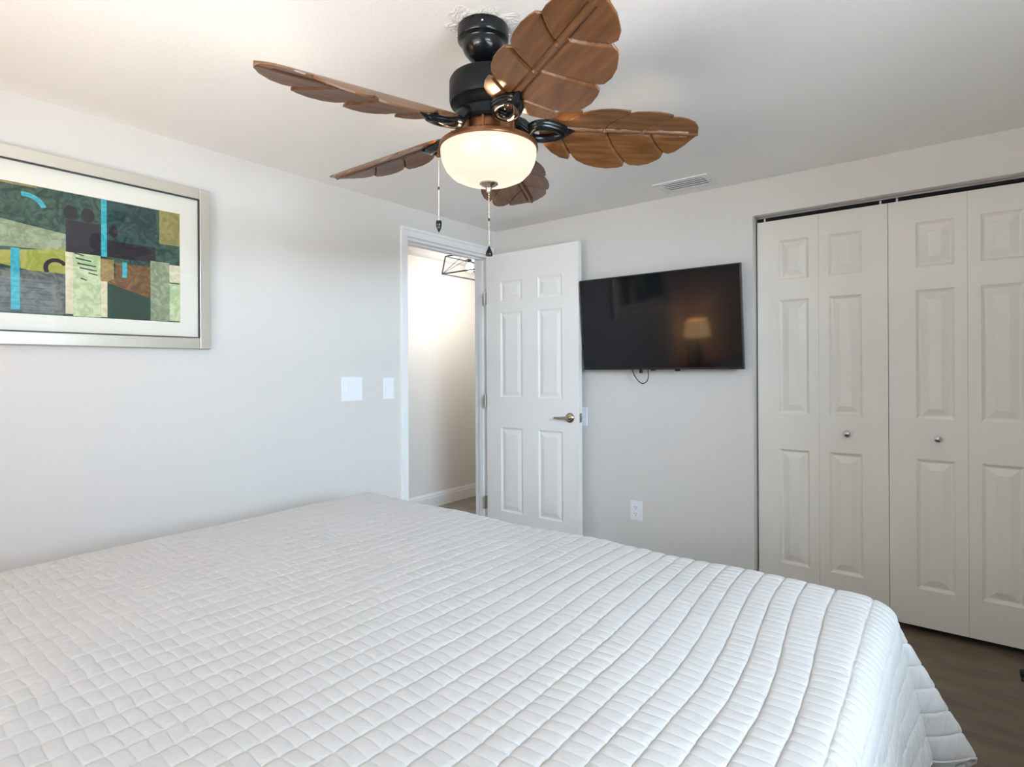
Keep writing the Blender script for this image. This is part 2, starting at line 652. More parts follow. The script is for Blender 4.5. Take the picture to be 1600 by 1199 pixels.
# lever sets on both faces
for face, sg in ((-.127, -1), (-.092, 1)):
    mb = MB()
    rot = Matrix.Rotation(PI / 2 if sg < 0 else -PI / 2, 4, 'X')
    c = (.716, face, .932)
    mb.lathe([(1e-4, .0125), (.020, .0125), (.028, .009), (.0315, .004), (.0325, 0.0)], c, 32, 0, rot)
    mb.lathe([(.0115, .0), (.0115, .032), (1e-4, .032)], c, 20, 0, rot)
    y = face + sg * .036
    if sg > 0:
        y = face + .022
    mb.tube([(.722, y, .932), (.700, y, .933), (.670, y, .931), (.640, y, .930), (.618, y, .931)], [.0105, .0100, .0085, .0075, .0065], 14)
    h = obj('lever_handle', mb, M_BRASS, door, smooth=True)
    h['label'] = 'satin nickel lever handle'
mb = MB().box((DX1 - .0005, -.122, .905), (DX1 + .001, -.097, .962))
mb.tube([(DX1, -.110, .934), (DX1 + .008, -.110, .934)], [.007, .006], 12)
obj('latch_plate', mb, M_HINGE, door)
for z in (1.745, 1.02, .30):
    mb = MB()
    mb.tube([(.012, -.134, z - .045), (.012, -.134, z + .045)], .0065, 12)
    mb.box((.012, -.131, z - .044), (.0225, -.100, z + .044))
    obj('hinge', mb, M_HINGE, door)

# closet bifolds
YD = 0.070
rowsc = [(1.709, 1.918), (1.0, 1.603), (.205, .812)]


def bifold(name, xa, flip, label, knob_x):
    d = thing(name, (xa, YD, 0), label, 'closet door', kind='structure')
    pw = .2975
    for i in (0, 1):
        a = xa + i * pw + .0006
        b_ = a + pw - .0009
        wide = .107
        nar = .046
        pa = a + (wide if i == 0 else nar)
        pb = b_ - (nar if i == 0 else wide)
        pl = [(pa, pb, r[0], r[1]) for r in rowsc]
        obj('panel', panel_slab(MB(), a, b_, .03, 2.03, YD, .032, pl, depth=.0115, ogee=.013, bevel=.030), M_CLOSET_DOOR, d)
    mb = MB()
    rot = Matrix.Rotation(PI / 2, 4, 'X')
    mb.lathe([(.0065, 0), (.0060, .012), (.0115, .016), (.0145, .021), (.0145, .025), (.010, .030), (1e-4, .0315)], (knob_x, YD, .912), 24, 0, rot)
    mb.lathe([(.011, 0), (.010, .003), (.006, .004)], (knob_x, YD, .912), 24, 0, rot)
    k = obj('knob', mb, M_CHROME, d, smooth=True)
    k['label'] = 'small round chrome knob'
    for px in (xa + .035, xa + 2 * pw - .03):
        obj('pivot_pin', MB().tube([(px, YD + .016, 2.028), (px, YD + .016, 2.05)], .0045, 8), M_TRIM, d)
    return d


bifold('door_2', 1.7985, False, 'left white bifold closet door beside the television wall', 2.222)
bifold('door_3', 2.3950, True, 'right white bifold closet door at the edge of the photo', 2.583)
# top track
mb = MB()
mb.box((CX0 + .002, YD + .000, CZ - .010), (CX1 - .002, YD + .003, CZ - .001))
mb.box((CX0 + .002, YD + .029, CZ - .017), (CX1 - .002, YD + .032, CZ - .001), 1)
mb.box((CX0 + .002, YD + .003, CZ - .003), (CX1 - .002, YD + .029, CZ - .0005), 1)
o = obj('trim_5', mb, [M_BLACKMETAL, M_GAPSHADE])  # rear of the track coloured near-black so the gap reads as shade
tag(o, kind='structure')

# ------------------------------------------------------------------ windows (one right of the camera, an added one behind it)


def window(name, axis, a0, a1, z0, z1, pos, outward, label, tilt=0.0):
    """axis: 'y' window lies in a plane x=pos spanning y; 'x' lies in plane y=pos spanning x"""
    win = thing(name, (pos, (a0 + a1) / 2, z0) if axis == 'y' else ((a0 + a1) / 2, pos, z0), label, 'window', kind='structure')

    def bx(mb, u0, u1, d0, d1, za, zb):
        d0, d1 = sorted((pos + outward * d0, pos + outward * d1))
        if axis == 'y':
            mb.box((d0, u0, za), (d1, u1, zb))
        else:
            mb.box((u0, d0, za), (u1, d1, zb))
    mb = MB()
    f = .045
    bx(mb, a0, a0 + f, .08, .13, z0, z1)
    bx(mb, a1 - f, a1, .08, .13, z0, z1)
    bx(mb, a0 + f, a1 - f, .08, .13, z0, z0 + f)
    bx(mb, a0 + f, a1 - f, .08, .13, z1 - f, z1)
    zm = (z0 + z1) / 2
    bx(mb, a0 + f, a1 - f, .085, .125, zm - .02, zm + .02)
    obj('window_frame', mb, M_TRIM, win, bevel=.002)
    mb = MB()
    bx(mb, a0 + f, a1 - f, .100, .104, z0 + f, zm - .02)
    bx(mb, a0 + f, a1 - f, .100, .104, zm + .02, z1 - f)
    obj('window_glass', mb, M_WINGLASS, win)
    mb = MB()
    bx(mb, a0 - .03, a1 + .03, -.03, .08, z0 - .025, z0)
    obj('window_sill', mb, M_TRIM, win, bevel=.003)
    bl = thing('window_blind', (pos, (a0 + a1) / 2, z1) if axis == 'y' else ((a0 + a1) / 2, pos, z1),
               'white horizontal blind hanging in the ' + label, 'blind')
    mb = MB()
    bx(mb, a0 + .01, a1 - .01, .01, .06, z1 - .045, z1 - .002)
    obj('head_rail', mb, M_BLIND, bl, bevel=.002)
    mb = MB()
    z = z1 - .085
    while z > z0 + .05:
        n0 = len(mb.v)
        bx(mb, a0 + .015, a1 - .015, .012, .058, z, z + .003)
        ci = 0 if axis == 'y' else 1
        mid = pos + outward * .035
        for q in range(n0, len(mb.v)):
            v = list(mb.v[q])
            v[2] -= (v[ci] - mid) * outward * tilt
            mb.v[q] = tuple(v)
        z -= .048
    obj('slats', mb, M_BLIND, bl)
    mb = MB()
    bx(mb, a0 + .015, a1 - .015, .012, .058, z0 + .012, z0 + .03)
    obj('bottom_rail', mb, M_BLIND, bl, bevel=.002)


window('window_1', 'y', WY0, WY1, WZ0, WZ1, X1, 1, 'window in the right wall', 0.0)
window('window_2_added', 'x', NX0, NX1, NZ0, NZ1, Y0, -1, 'added unseen window in the wall behind the bed head', 0.45)  # unseen window added for soft light, slats tilted to pass ground light

# ------------------------------------------------------------------ quilt on the bed
BX0, BX1, BYF, BYH, BZ = 0.600, 2.530, -1.600, -3.700, 0.700
LD = 0.34       # overhang
ST = 0.005
RR = 0.055


def build_quilt():
    na = int(round((BX1 - BX0) / .05))
    oa = np.array([0, 1.3, 3.6, 9, 17, 25, 33, 41, 46.4, 48.7]) / 1000
    ob = np.array([0, 1.1, 3.2, 7.5, 12.5, 17.5, 21.8, 23.9]) / 1000
    a = (np.arange(-8, na + 8)[:, None] * .05 + oa).ravel() + BX0 + .016
    b = (np.arange(0, 110)[:, None] * .025 + ob).ravel() + BYH
    a = a[(a > BX0 - LD) & (a < BX1 + LD)]
    b = b[b < BYF + LD]
    A, B = np.meshgrid(a, b, indexing='ij')
    # excess beyond the top outline (inset by the rounding radius)
    ins = RR * 0.6
    ea_r = np.maximum(A - (BX1 - ins), 0)
    ea_l = np.maximum((BX0 + ins) - A, 0)
    eb = np.maximum(B - (BYF - ins), 0)
    ea = ea_r + ea_l
    sx = np.where(ea_r > 0, 1.0, np.where(ea_l > 0, -1.0, 0.0))
    e = np.hypot(ea, eb)
    phi = np.arctan2(eb, np.maximum(ea, 1e-9))
    phi = np.where(e > 0, phi, 0)
    px = np.clip(A, BX0 + ins, BX1 - ins)
    py = np.minimum(B, BYF - ins)
    # rounded shoulder then hang
    arc = RR * PI / 2
    th = np.minimum(e / RR, PI / 2)
    out = RR * np.sin(th)
    drop = RR * (1 - np.cos(th))
    hang = np.maximum(e - arc, 0)
    deg = np.degrees(phi)
    # folds: one near the end of the long side, one sticking out at the corner
    along = BYF - B     # distance from the foot along the side
    dist = np.maximum(along, 0)
    fold_corner = 0.44 * np.exp(-((deg - 29) / 9.5) ** 2) + 0.05
    fold_corner += 0.16 * np.exp(-(deg / 5) ** 2)
    fold_side = 0.05 + 0.16 * np.exp(-(dist / .20) ** 2) + 0.06 * np.cos(dist * 2 * PI / .55 + 2.2) * (1 - np.exp(-(dist / .25) ** 2))
    distf = np.abs(A - (BX0 + BX1) / 2)
    fold_foot = 0.05 + 0.04 * np.cos(A * 2 * PI / .5)
    corner = (ea > 0) & (eb > 0)
    k = np.where(corner, fold_corner, np.where(ea > 0, fold_side, np.where(eb > 0, fold_foot, 0)))
    out = out + hang * k
    drop = drop + hang * np.sqrt(np.maximum(1 - k ** 2, .2))
    cs, sn = np.where(e > 0, ea / np.maximum(e, 1e-9), 0), np.where(e > 0, eb / np.maximum(e, 1e-9), 0)
    X = px + sx * cs * out
    Y = py + sn * out
    Z = BZ - drop
    # gentle lumps of the bedding on top
    lump = 0.004 * np.sin(A * 5.1 + 1.3) * np.sin(B * 4.3 + .4) + .003 * np.sin(A * 11 + B * 7)
    Z = Z + lump * np.exp(-hang * 20)
    # the lines bend toward the bed's middle near the foot, right half only
    sm = lambda t: np.clip(t, 0, 1) ** 2 * (3 - 2 * np.clip(t, 0, 1))
    bend = -.055 * sm((B + 2.30) / .65) * sm((A - 1.75) / .55) * (1 - sm((A - 2.42) / .14))
    X = X + bend
    # small hand-made wobble
    X = X + .0004 * np.sin(B * 31 + A * 9) + .0003 * np.sin(B * 77 + A * 21)
    Y = Y + .0013 * np.sin(A * 41 + B * 13) + .0009 * np.sin(A * 93 - B * 37)
    P = np.stack([X, Y, Z], -1)
    # quilting relief, stitched every 50 mm one way and 25 mm the other
    fa = np.abs((A - BX0 - .016) / .05 - np.round((A - BX0 - .016) / .05)) * 50      # mm from a long stitch line
    fb = np.abs((B - BYH) / .025 - np.round((B - BYH) / .025)) * 25                   # mm from a cross stitch line
    ca = 1 - np.exp(-fa / 2.2)
    cb = 1 - np.exp(-fb / 1.8)
    lf = .88 + .12 * np.sin(A * 23.0 + 4 * np.sin(B * 17)) * np.sin(B * 29)
    dome_a = np.sin(np.clip(fa / 25, 0, 1) * PI / 2)
    dome_b = np.sin(np.clip(fb / 12.5, 0, 1) * PI / 2)
    h = (.0027 * ca + .0014 * cb * ca + .0010 * dome_b + .0008 * dome_a) * lf
    Ta = np.gradient(P, axis=0)
    Tb = np.gradient(P, axis=1)
    N = np.cross(Ta, Tb)
    N /= np.maximum(np.linalg.norm(N, axis=-1, keepdims=True), 1e-9)
    P = P + N * h[..., None]
    ni, nj = A.shape
    idx = np.arange(ni * nj).reshape(ni, nj)
    q = np.stack([idx[:-1, :-1], idx[1:, :-1], idx[1:, 1:], idx[:-1, 1:]], -1).reshape(-1, 4)
    me = bpy.data.meshes.new('quilt')
    me.vertices.add(ni * nj)
    me.vertices.foreach_set('co', P.reshape(-1))
    me.loops.add(q.size)
    me.loops.foreach_set('vertex_index', q.reshape(-1).astype(np.int32))
    me.polygons.add(len(q))
    me.polygons.foreach_set('loop_start', np.arange(0, q.size, 4, dtype=np.int32))
    me.polygons.foreach_set('use_smooth', np.ones(len(q), dtype=bool))
    me.update(calc_edges=True)
    me.validate()
    me.materials.append(M_QUILT)
    o = link(bpy.data.objects.new('quilt', me))
    so = o.modifiers.new('thickness', 'SOLIDIFY')
    so.thickness = .009
    so.offset = -1
    return o


quilt = build_quilt()
tag(quilt, 'pale grey quilt stitched in small rectangles, draped over the bed', 'quilt')

bed = thing('bed', ((BX0 + BX1) / 2, (BYF + BYH) / 2, 0), 'bed underneath the pale grey quilt, filling the foreground', 'bed')
obj('mattress', MB().box((BX0 + .012, BYH + .01, .40), (BX1 - .012, BYF - .012, BZ - .022)), M_MATTRESS, bed, bevel=.04, seg=4)
obj('box_base', MB().box((BX0 + .03, BYH + .02, .14), (BX1 - .03, BYF - .03, .398)), M_BEDBASE, bed, bevel=.01)
for lx in (BX0 + .1, BX1 - .1):
    for ly in (BYH + .1, BYF - .12):
        obj('leg', MB().box((lx - .03, ly - .03, 0), (lx + .03, ly + .03, .142)), M_BEDBASE, bed)

# ------------------------------------------------------------------ ceiling fan
HUB = Vector((1.581, -1.925, 1.956))
fan = thing('ceiling_fan', (HUB.x, HUB.y, CEIL), 'black ceiling fan with five carved leaf blades and a lit bowl light', 'ceiling fan')
hx, hy = HUB.x, HUB.y
# canopy, offset slightly because the rod hangs off plumb
cx, cy = hx - .012, hy - .008
obj('canopy', MB().lathe([(1e-4, CEIL - .001), (.073, CEIL - .001), (.075, CEIL - .006), (.075, CEIL - .038), (.072, CEIL - .042), (.0645, CEIL - .046), (.062, CEIL - .052), (.063, CEIL - .056), (.055, CEIL - .074), (.040, CEIL - .092), (.026, CEIL - .101), (1e-4, CEIL - .103)], (cx, cy, 0), 56), M_BRONZE, fan, smooth=True, angle=50)
for a in (.6, 2.2, 3.8, 5.4):
    v = (cx + .0755 * math.cos(a), cy + .0755 * math.sin(a), CEIL - .022)
    obj('canopy_screw', MB().sphere(v, .004, 10, 6), M_CHROME, fan, smooth=True)
obj('downrod', MB().tube([(cx, cy, CEIL - .095), (hx, hy, 2.095)], .013, 20), M_BRONZE, fan, smooth=True)
obj('motor_housing', MB().lathe([(1e-4, 2.118), (.022, 2.118), (.026, 2.108), (.060, 2.103), (.098, 2.094), (.109, 2.088), (.1135, 2.080), (.1135, 2.024), (.1105, 2.015), (.102, 2.012), (.096, 2.006), (.090, 1.998), (.080, 1.990), (1e-4, 1.990)], (hx, hy, 0), 72), M_BRONZE_SATIN, fan, smooth=True, angle=30)
obj('flywheel', MB().lathe([(1e-4, 1.992), (.088, 1.992), (.092, 1.986), (.092, 1.962), (.086, 1.955), (1e-4, 1.955)], (hx, hy, 0), 64), M_BRONZE_SATIN, fan, smooth=True, angle=30)
mb = MB().lathe([(1e-4, 1.957), (.076, 1.957), (.080, 1.950), (.080, 1.928), (.098, 1.913), (.115, 1.908), (.116, 1.904), (.108, 1.902), (1e-4, 1.902)], (hx, hy, 0), 72)
mb.lathe([(.1385, 1.883), (.1445, 1.885), (.1455, 1.890), (.1440, 1.897), (.1370, 1.900), (.1340, 1.897), (.1375, 1.892)], (hx, hy, 0), 72, close=True)
for k in range(3):
    a = 2 * PI * k / 3 + 2.5
    mb.tube([(hx + .088 * math.cos(a), hy + .088 * math.sin(a), 1.909), (hx + .139 * math.cos(a), hy + .139 * math.sin(a), 1.897)], .005, 8)
fit = obj('light_fitter', mb, M_COPPER, fan, smooth=True, angle=40)
for k in range(10):
    a = 2 * PI * k / 10 + .2
    m4 = Matrix.Translation((hx, hy, 0)) @ Matrix.Rotation(a, 4, 'Z')
    obj('rib', MB().box((.074, -.004, 1.918), (.084, .004, 1.956), 0, m4), M_COPPER, fit, bevel=.002)
bowl = obj('bowl_shade', MB().lathe([(.138, 1.892), (.1405, 1.882), (.1400, 1.868), (.1355, 1.848), (.1250, 1.826), (.1080, 1.808), (.0850, 1.797), (.055, 1.7905), (.0200, 1.788), (1e-4, 1.788),
                                       (1e-4, 1.792), (.055, 1.7945), (.084, 1.801), (.106, 1.812), (.122, 1.829), (.132, 1.850), (.1365, 1.870), (.1350, 1.890)], (hx, hy, 0), 72), M_BOWL, fan, smooth=True, angle=60)
bowl['label'] = 'glowing cream frosted glass bowl'
obj('finial', MB().lathe([(1e-4, 1.790), (.027, 1.7885), (.0275, 1.785), (.022, 1.781), (.012, 1.777), (.008, 1.771), (.0085, 1.766), (.005, 1.760), (1e-4, 1.759)], (hx, hy, 0), 32), M_BRASS, fan, smooth=True)

# carved leaf blades -------------------------------------------------
NEAR = [(.150, .0), (.160, .040), (.180, .064), (.205, .080), (.235, .088), (.262, .088), (.264, .074), (.285, .088), (.315, .099), (.345, .104), (.375, .103), (.402, .098), (.404, .083), (.425, .093), (.455, .098), (.490, .097), (.520, .091), (.537, .084), (.539, .073), (.560, .074), (.590, .068), (.620, .052), (.640, .030), (.652, .0)]
FAR = [(.150, .0), (.160, .040), (.180, .068), (.205, .090), (.235, .106), (.262, .110), (.266, .094), (.290, .114), (.320, .127), (.355, .135), (.395, .138), (.430, .134), (.446, .129), (.449, .116), (.470, .125), (.500, .126), (.530, .119), (.556, .104), (.564, .096), (.567, .078), (.585, .082), (.605, .074), (.630, .046), (.652, .0)]
VEINS = [  # (junction s, notch s, notch half width, side)
    (.205, .264, .076, 1), (.348, .404, .085, 1), (.470, .539, .075, 1),
    (.215, .266, .096, -1), (.362, .449, .118, -1), (.500, .567, .080, -1)]


def build_blade(az, pitch, droop, scale, kap):
    s = np.unique(np.concatenate([np.linspace(.150, .652, 250), [p[0] for p in NEAR], [p[0] for p in FAR]]))
    tt = np.linspace(-1, 1, 75)
    wn = np.interp(s, [p[0] for p in NEAR], [p[1] for p in NEAR])
    wf = np.interp(s, [p[0] for p in FAR], [p[1] for p in FAR])
    SS, TT = np.meshgrid(s, tt, indexing='ij')
    W = np.where(TT > 0, wn[:, None], wf[:, None])
    Tm = TT * W
    # carve depth on the underside
    d = np.zeros_like(SS)
    for js, ns, nw, sg in VEINS:
        u = np.clip(Tm * sg / nw, 0, 1.15)
        sc = js + (ns - js) * np.power(u, 1.5)
        x = SS - sc
        on = (Tm * sg > .002).astype(float)
        # overlapping leaf segments: a sharp step that fades outward, plus a groove
        d += on * (  .0070 * np.exp(-(x / .0032) ** 2) - .0030 * np.exp(-np.abs(x) / .03) * (x < 0))
    # midrib: raised rib with a groove on each side
    d += -.0030 * np.exp(-(Tm / .0045) ** 2) + .0042 * np.exp(-((np.abs(Tm) - .0095) / .0028) ** 2) * (SS < .62)
    # soft pillow towards edges
    d += .0028 * np.power(np.abs(TT), 6)
    camber = kap * Tm ** 2
    zb = -.004 + d + camber
    zt = .004 + camber - .0015 * np.power(np.abs(TT), 6)
    a = az
    e1 = np.array([math.cos(a), math.sin(a), 0])
    r1 = np.array([math.sin(a), -math.cos(a), 0])
    up_ = np.array([0, 0, 1.0])
    lat = r1 * math.cos(pitch) + up_ * math.sin(pitch)
    nrm = -r1 * math.sin(pitch) + up_ * math.cos(pitch)
    hub = np.array(HUB)

    def pos(z):
        ss = .150 + (SS - .150) * scale
        return hub + ss[..., None] * e1 + Tm[..., None] * lat + z[..., None] * nrm - up_ * (droop * ss)[..., None]
    Pb, Pt = pos(zb), pos(zt)
    ni, nj = SS.shape
    n = ni * nj
    verts = np.concatenate([Pb.reshape(-1, 3), Pt.reshape(-1, 3)])
    idx = np.arange(n).reshape(ni, nj)
    fs = []
    q = np.stack([idx[:-1, :-1], idx[:-1, 1:], idx[1:, 1:], idx[1:, :-1]], -1).reshape(-1, 4)
    q2 = q[:, ::-1] + n
    bd = []
    for j in (0, nj - 1):
        for i in range(ni - 1):
            bd.append((idx[i, j], idx[i + 1, j], idx[i + 1, j] + n, idx[i, j] + n) if j == 0 else (idx[i + 1, j], idx[i, j], idx[i, j] + n, idx[i + 1, j] + n))
    faces = [tuple(map(int, f)) for f in q] + [tuple(map(int, f)) for f in q2] + [tuple(map(int, f)) for f in bd]
    org = wloc(fan)
    me = bpy.data.meshes.new('blade')
    me.from_pydata([tuple(v) for v in (verts - np.array(org))], [], faces)
    uv = me.uv_layers.new(name='UVMap')
    co = np.concatenate([np.stack([SS + az, Tm], -1).reshape(-1, 2)] * 2)
    li = np.zeros(len(me.loops), dtype=np.int32)
    me.loops.foreach_get('vertex_index', li)
    uv.data.foreach_set('uv', co[li].reshape(-1))
    me.polygons.foreach_set('use_smooth', np.ones(len(me.polygons), dtype=bool))
    me.set_sharp_from_angle(angle=math.radians(55))
    me.materials.append(M_WOOD)
    o = link(bpy.data.objects.new('blade', me))
    o.parent = fan
    # bronze iron: teardrop loop under the blade root, with an arm to the hub
    def pt(s_, t_, z_):
        return Vector(hub + s_ * e1 + t_ * lat + z_ * nrm - up_ * droop * s_)
    mb = MB()
    loop = []
    for k in range(40):
        th = 2 * PI * k / 40
        ls = .172 + .050 * math.cos(th)
        wd = .026 * (1 - .28 * math.cos(th))
        loop.append(pt(ls, wd * math.sin(th), -.016))
    # flattened oval ring: two stacked tubes give a rounded band
    mb.tube(loop, .0125, 12, closed=True)
    loop2 = []
    for k in range(40):
        th = 2 * PI * k / 40
        ls = .174 + .056 * math.cos(th)
        wd = .032 * (1 - .28 * math.cos(th))
        loop2.append(pt(ls, wd * math.sin(th), -.010))
    mb.tube(loop2, .0105, 10, closed=True)
    mb.tube([pt(.228, 0, -.012), pt(.245, 0, -.009), pt(.258, 0, -.006)], [.013, .008, .002], 12)
    mb.tube([Vector(hub) + Vector(e1) * .075 + Vector((0, 0, .016)), Vector(hub) + Vector(e1) * .100 + Vector((0, 0, .008)), pt(.122, 0, -.014)], [.020, .020, .018], 14)
    iron = obj('blade_iron', mb, M_BRONZE, fan, smooth=True)
    for sc_ in ((.150, .0), (.205, .018), (.205, -.018)):
        obj('screw', MB().sphere(pt(sc_[0], sc_[1], -.007), .005, 10, 6), M_BRASS, iron, smooth=True)
    return o


k72 = 2 * PI / 5
TH0 = math.radians(41.5)
PITCH = math.radians(22)
for i, (daz, dr, sc_, pt_, kp) in enumerate([(4.5, -.016, .995, 18, -1.5), (1.5, .055, 1.0, 12, -1.9), (.6, .051, 1.0, 12.6, -2.0), (9.1, .127, 1.073, 12.8, -2.2), (-.8, .037, 1.042, 18.1, -1.87)]):
    build_blade(TH0 + k72 * i + math.radians(daz), math.radians(pt_), dr, sc_, kp)

# pull chains ---------------------------------------------------------


def pull_chain(name, x, y, z_top, z_bot, label, pend):
    ch = obj(name, MB().tube([(x, y, z_top), (x, y, z_bot)], .0007, 6), M_CHAIN, fan)
    ch['label'] = label
    mb = MB()
    z = z_top
    while z > z_bot:
        mb.sphere((x, y, z), .0021, 8, 6)
        z -= .0052
    obj('beads', mb, M_CHAIN, ch, smooth=True)
    obj('connector', MB().tube([(x, y, (z_top + z_bot) / 2 + .004), (x, y, (z_top + z_bot) / 2 - .005)], .0028, 10), M_BRONZE, ch)
    prof = [(1e-4, 0), (.0015, 0)] + [(r * 1.0, -z) for r, z in pend] + [(1e-4, -pend[-1][1] - .001)]
    obj('pendant', MB().lathe([(r, z + z_bot) for r, z in prof], (x, y, 0), 20), M_BRONZE, ch, smooth=True)
    return ch


pull_chain('pull_chain', hx, hy, 1.760, 1.604, 'pull chain hanging from the middle of the bowl', [(.003, .004), (.0065, .012), (.0100, .021), (.0105, .026), (.0085, .030)])
lx, ly = hx - .147 * math.cos(YAW), hy - .147 * math.sin(YAW)
obj('chain_guide', MB().tube([(lx + .020, ly + .016, 1.890), (lx, ly, 1.888), (lx, ly, 1.866)], .004, 10), M_COPPER, fan)
pull_chain('pull_chain', lx, ly, 1.868, 1.680, 'pull chain hanging at the left side of the bowl', [(.0072, .001), (.0088, .006), (.0080, .018), (.0040, .029), (.0015, .034)])

# bulbs inside the bowl
point_light('fan_bulb', (hx, hy, 1.828), 9.0, (1.0, .74, .46), .018)

# scraped plaster ring in the ceiling around the canopy
mb = MB()
NR, NA = 14, 96
vs, fs = [], []
for i in range(NR):
    f = i / (NR - 1)
    for k in range(NA):
        a = 2 * PI * k / NA
        rmax = .108 + .012 * math.sin(3 * a + .5) + .010 * math.sin(7 * a) + .008 * math.sin(13 * a + 1)
        r = .05 + (rmax - .05) * f
        hgt = .0007 * math.exp(-((f - .6) / .3) ** 2) + random.uniform(0, .0022) * (1 - f ** 6)
        if i == NR - 1:
            hgt = -.001
        vs.append((cx + r * math.cos(a), cy + r * math.sin(a), CEIL - hgt))
for i in range(NR - 1):
    for k in range(NA):
        k2 = (k + 1) % NA
        fs.append((i * NA + k, i * NA + k2, (i + 1) * NA + k2, (i + 1) * NA + k))
mb.add(vs, fs)
pp = obj('plaster_patch', mb, M_PATCH, ceiling)
pp['label'] = 'rough scraped plaster around the fan canopy'

# ------------------------------------------------------------------ ceiling vent
vent = thing('ceiling_vent', (1.50, -.185, CEIL), 'small white rectangular air vent in the ceiling above the television', 'vent')
vx0, vx1, vy0, vy1 = 1.350, 1.650, -.282, -.085
mb = MB()
fr = .038
z0, z1 = CEIL - .007, CEIL
mb.box((vx0, vy0, z0), (vx1, vy0 + fr, z1))
mb.box((vx0, vy1 - fr, z0), (vx1, vy1, z1))
mb.box((vx0, vy0 + fr, z0), (vx0 + fr, vy1 - fr, z1))
mb.box((vx1 - fr, vy0 + fr, z0), (vx1, vy1 - fr, z1))
obj('vent_frame', mb, M_VENT, vent, bevel=.003)
obj('vent_gap_shade', MB().box((vx0 + fr, vy0 + fr, CEIL - .0012), (vx1 - fr, vy1 - fr, CEIL - .0002)), M_GAPSHADE, vent)  # near-black sheet painted in as the shade between the slats
n = 4
for k in range(n):
    yy = vy0 + fr + (k + .50) * (vy1 - vy0 - 2 * fr) / n
    m4 = Matrix.Translation((0, yy, CEIL - .007)) @ Matrix.Rotation(math.radians(3), 4, 'X')
    obj('slat', MB().box((vx0 + fr, -.0094, -.0008), (vx1 - fr, .0094, .0008), 0, m4), M_VENT, vent)
for x in (vx0 + .017, vx1 - .017):
    obj('screw', MB().sphere((x, (vy0 + vy1) / 2, CEIL - .007), .0035, 8, 6), M_HINGE, vent, smooth=True)

# ------------------------------------------------------------------ television
TX0, TX1 = .800, 1.772
TYT, TYB, TZT, TZB = -.145, -.090, 1.790, 1.236
tv = thing('television', ((TX0 + TX1) / 2, 0, 1.5), 'black flat television tilted forward on the wall between door and closet', 'television')
zax = Vector((0, TYT - TYB, TZT - TZB))
hgt = zax.length
zax.normalize()
yax = zax.cross(Vector((1, 0, 0))).normalized()     # points to the wall (+y)
if yax.y < 0:
    yax = -yax
TM = Matrix.Identity(4)
for i in range(3):
    TM[i][0], TM[i][1], TM[i][2], TM[i][3] = (1, 0, 0)[i], yax[i], zax[i], (TX0, TYB, TZB)[i]
W_ = TX1 - TX0
mb = MB()
bz = .007
mb.box((0, 0, 0), (bz, .022, hgt), 0, TM)
mb.box((W_ - bz, 0, 0), (W_, .022, hgt), 0, TM)
mb.box((bz, 0, 0), (W_ - bz, .022, .012), 0, TM)
mb.box((bz, 0, hgt - bz), (W_ - bz, .022, hgt), 0, TM)
obj('bezel', mb, M_TVFRAME, tv, bevel=.0015)
obj('screen', MB().box((bz, .002, .012), (W_ - bz, .010, hgt - bz), 0, TM), M_SCREEN, tv)
obj('back_cover', MB().box((bz, .0105, .010), (W_ - bz, .024, hgt - .01), 0, TM).box((.16, .024, .05), (W_ - .16, .045, hgt * .6), 0, TM), M_TVFRAME, tv, bevel=.003)
mb = MB()
mb.box((1.20, -.012, 1.40), (1.42, 0, 1.62))
mb.box((1.225, -.075, 1.42), (1.245, -.010, 1.60))
mb.box((1.375, -.075, 1.42), (1.395, -.010, 1.60))
obj('wall_mount', mb, M_TVFRAME, tv)
for x, w2, h2 in ((1.183 - TX0, .010, .022), (1.262 - TX0, .018, .006), (1.410 - TX0, .018, .009)):
    obj('sensor_bump', MB().box((x - w2, .004, -h2), (x + w2 * .6, .016, .001), 0, TM), M_TVFRAME, tv, bevel=.002)
# cable loop
pts = []
cp = [(1.114, -.055, 1.26), (1.117, -.055, 1.225), (1.135, -.055, 1.190), (1.160, -.055, 1.163), (1.180, -.055, 1.154), (1.203, -.055, 1.163), (1.216, -.055, 1.188), (1.216, -.055, 1.225), (1.210, -.055, 1.26)]
for i in range(len(cp) - 1):
    p0 = Vector(cp[max(i - 1, 0)]); p1 = Vector(cp[i]); p2 = Vector(cp[i + 1]); p3 = Vector(cp[min(i + 2, len(cp) - 1)])
    for k in range(6):
        f = k / 6
        pts.append(.5 * ((2 * p1) + (-p0 + p2) * f + (2 * p0 - 5 * p1 + 4 * p2 - p3) * f * f + (-p0 + 3 * p1 - 3 * p2 + p3) * f ** 3))
pts.append(Vector(cp[-1]))
obj('cable', MB().tube(pts, .0028, 8), M_CABLE, tv, smooth=True)

# ------------------------------------------------------------------ switches, outlet


def plate_left(name, y0, y1, z0, z1, n, label, cat):
    t_ = thing(name, (0, (y0 + y1) / 2, (z0 + z1) / 2), label, cat)
    obj('cover_plate', MB().box((0, y0, z0), (.006, y1, z1)), M_PLATE, t_, bevel=.003, seg=3)
    for k in range(n):
        yc = y0 + (k + .5) * (y1 - y0) / n if n == 1 else (y0 + y1) / 2 + (k - .5) * .046
        zc = (z0 + z1) / 2
        m4 = Matrix.Translation((.0068, yc, zc)) @ Matrix.Rotation(math.radians(3 if k == 0 else -3), 4, 'Y')
        obj('rocker', MB().box((-.002, -.0165, -.033), (.002, .0165, .033), 0, m4), M_PLATE, t_, bevel=.001)
    return t_


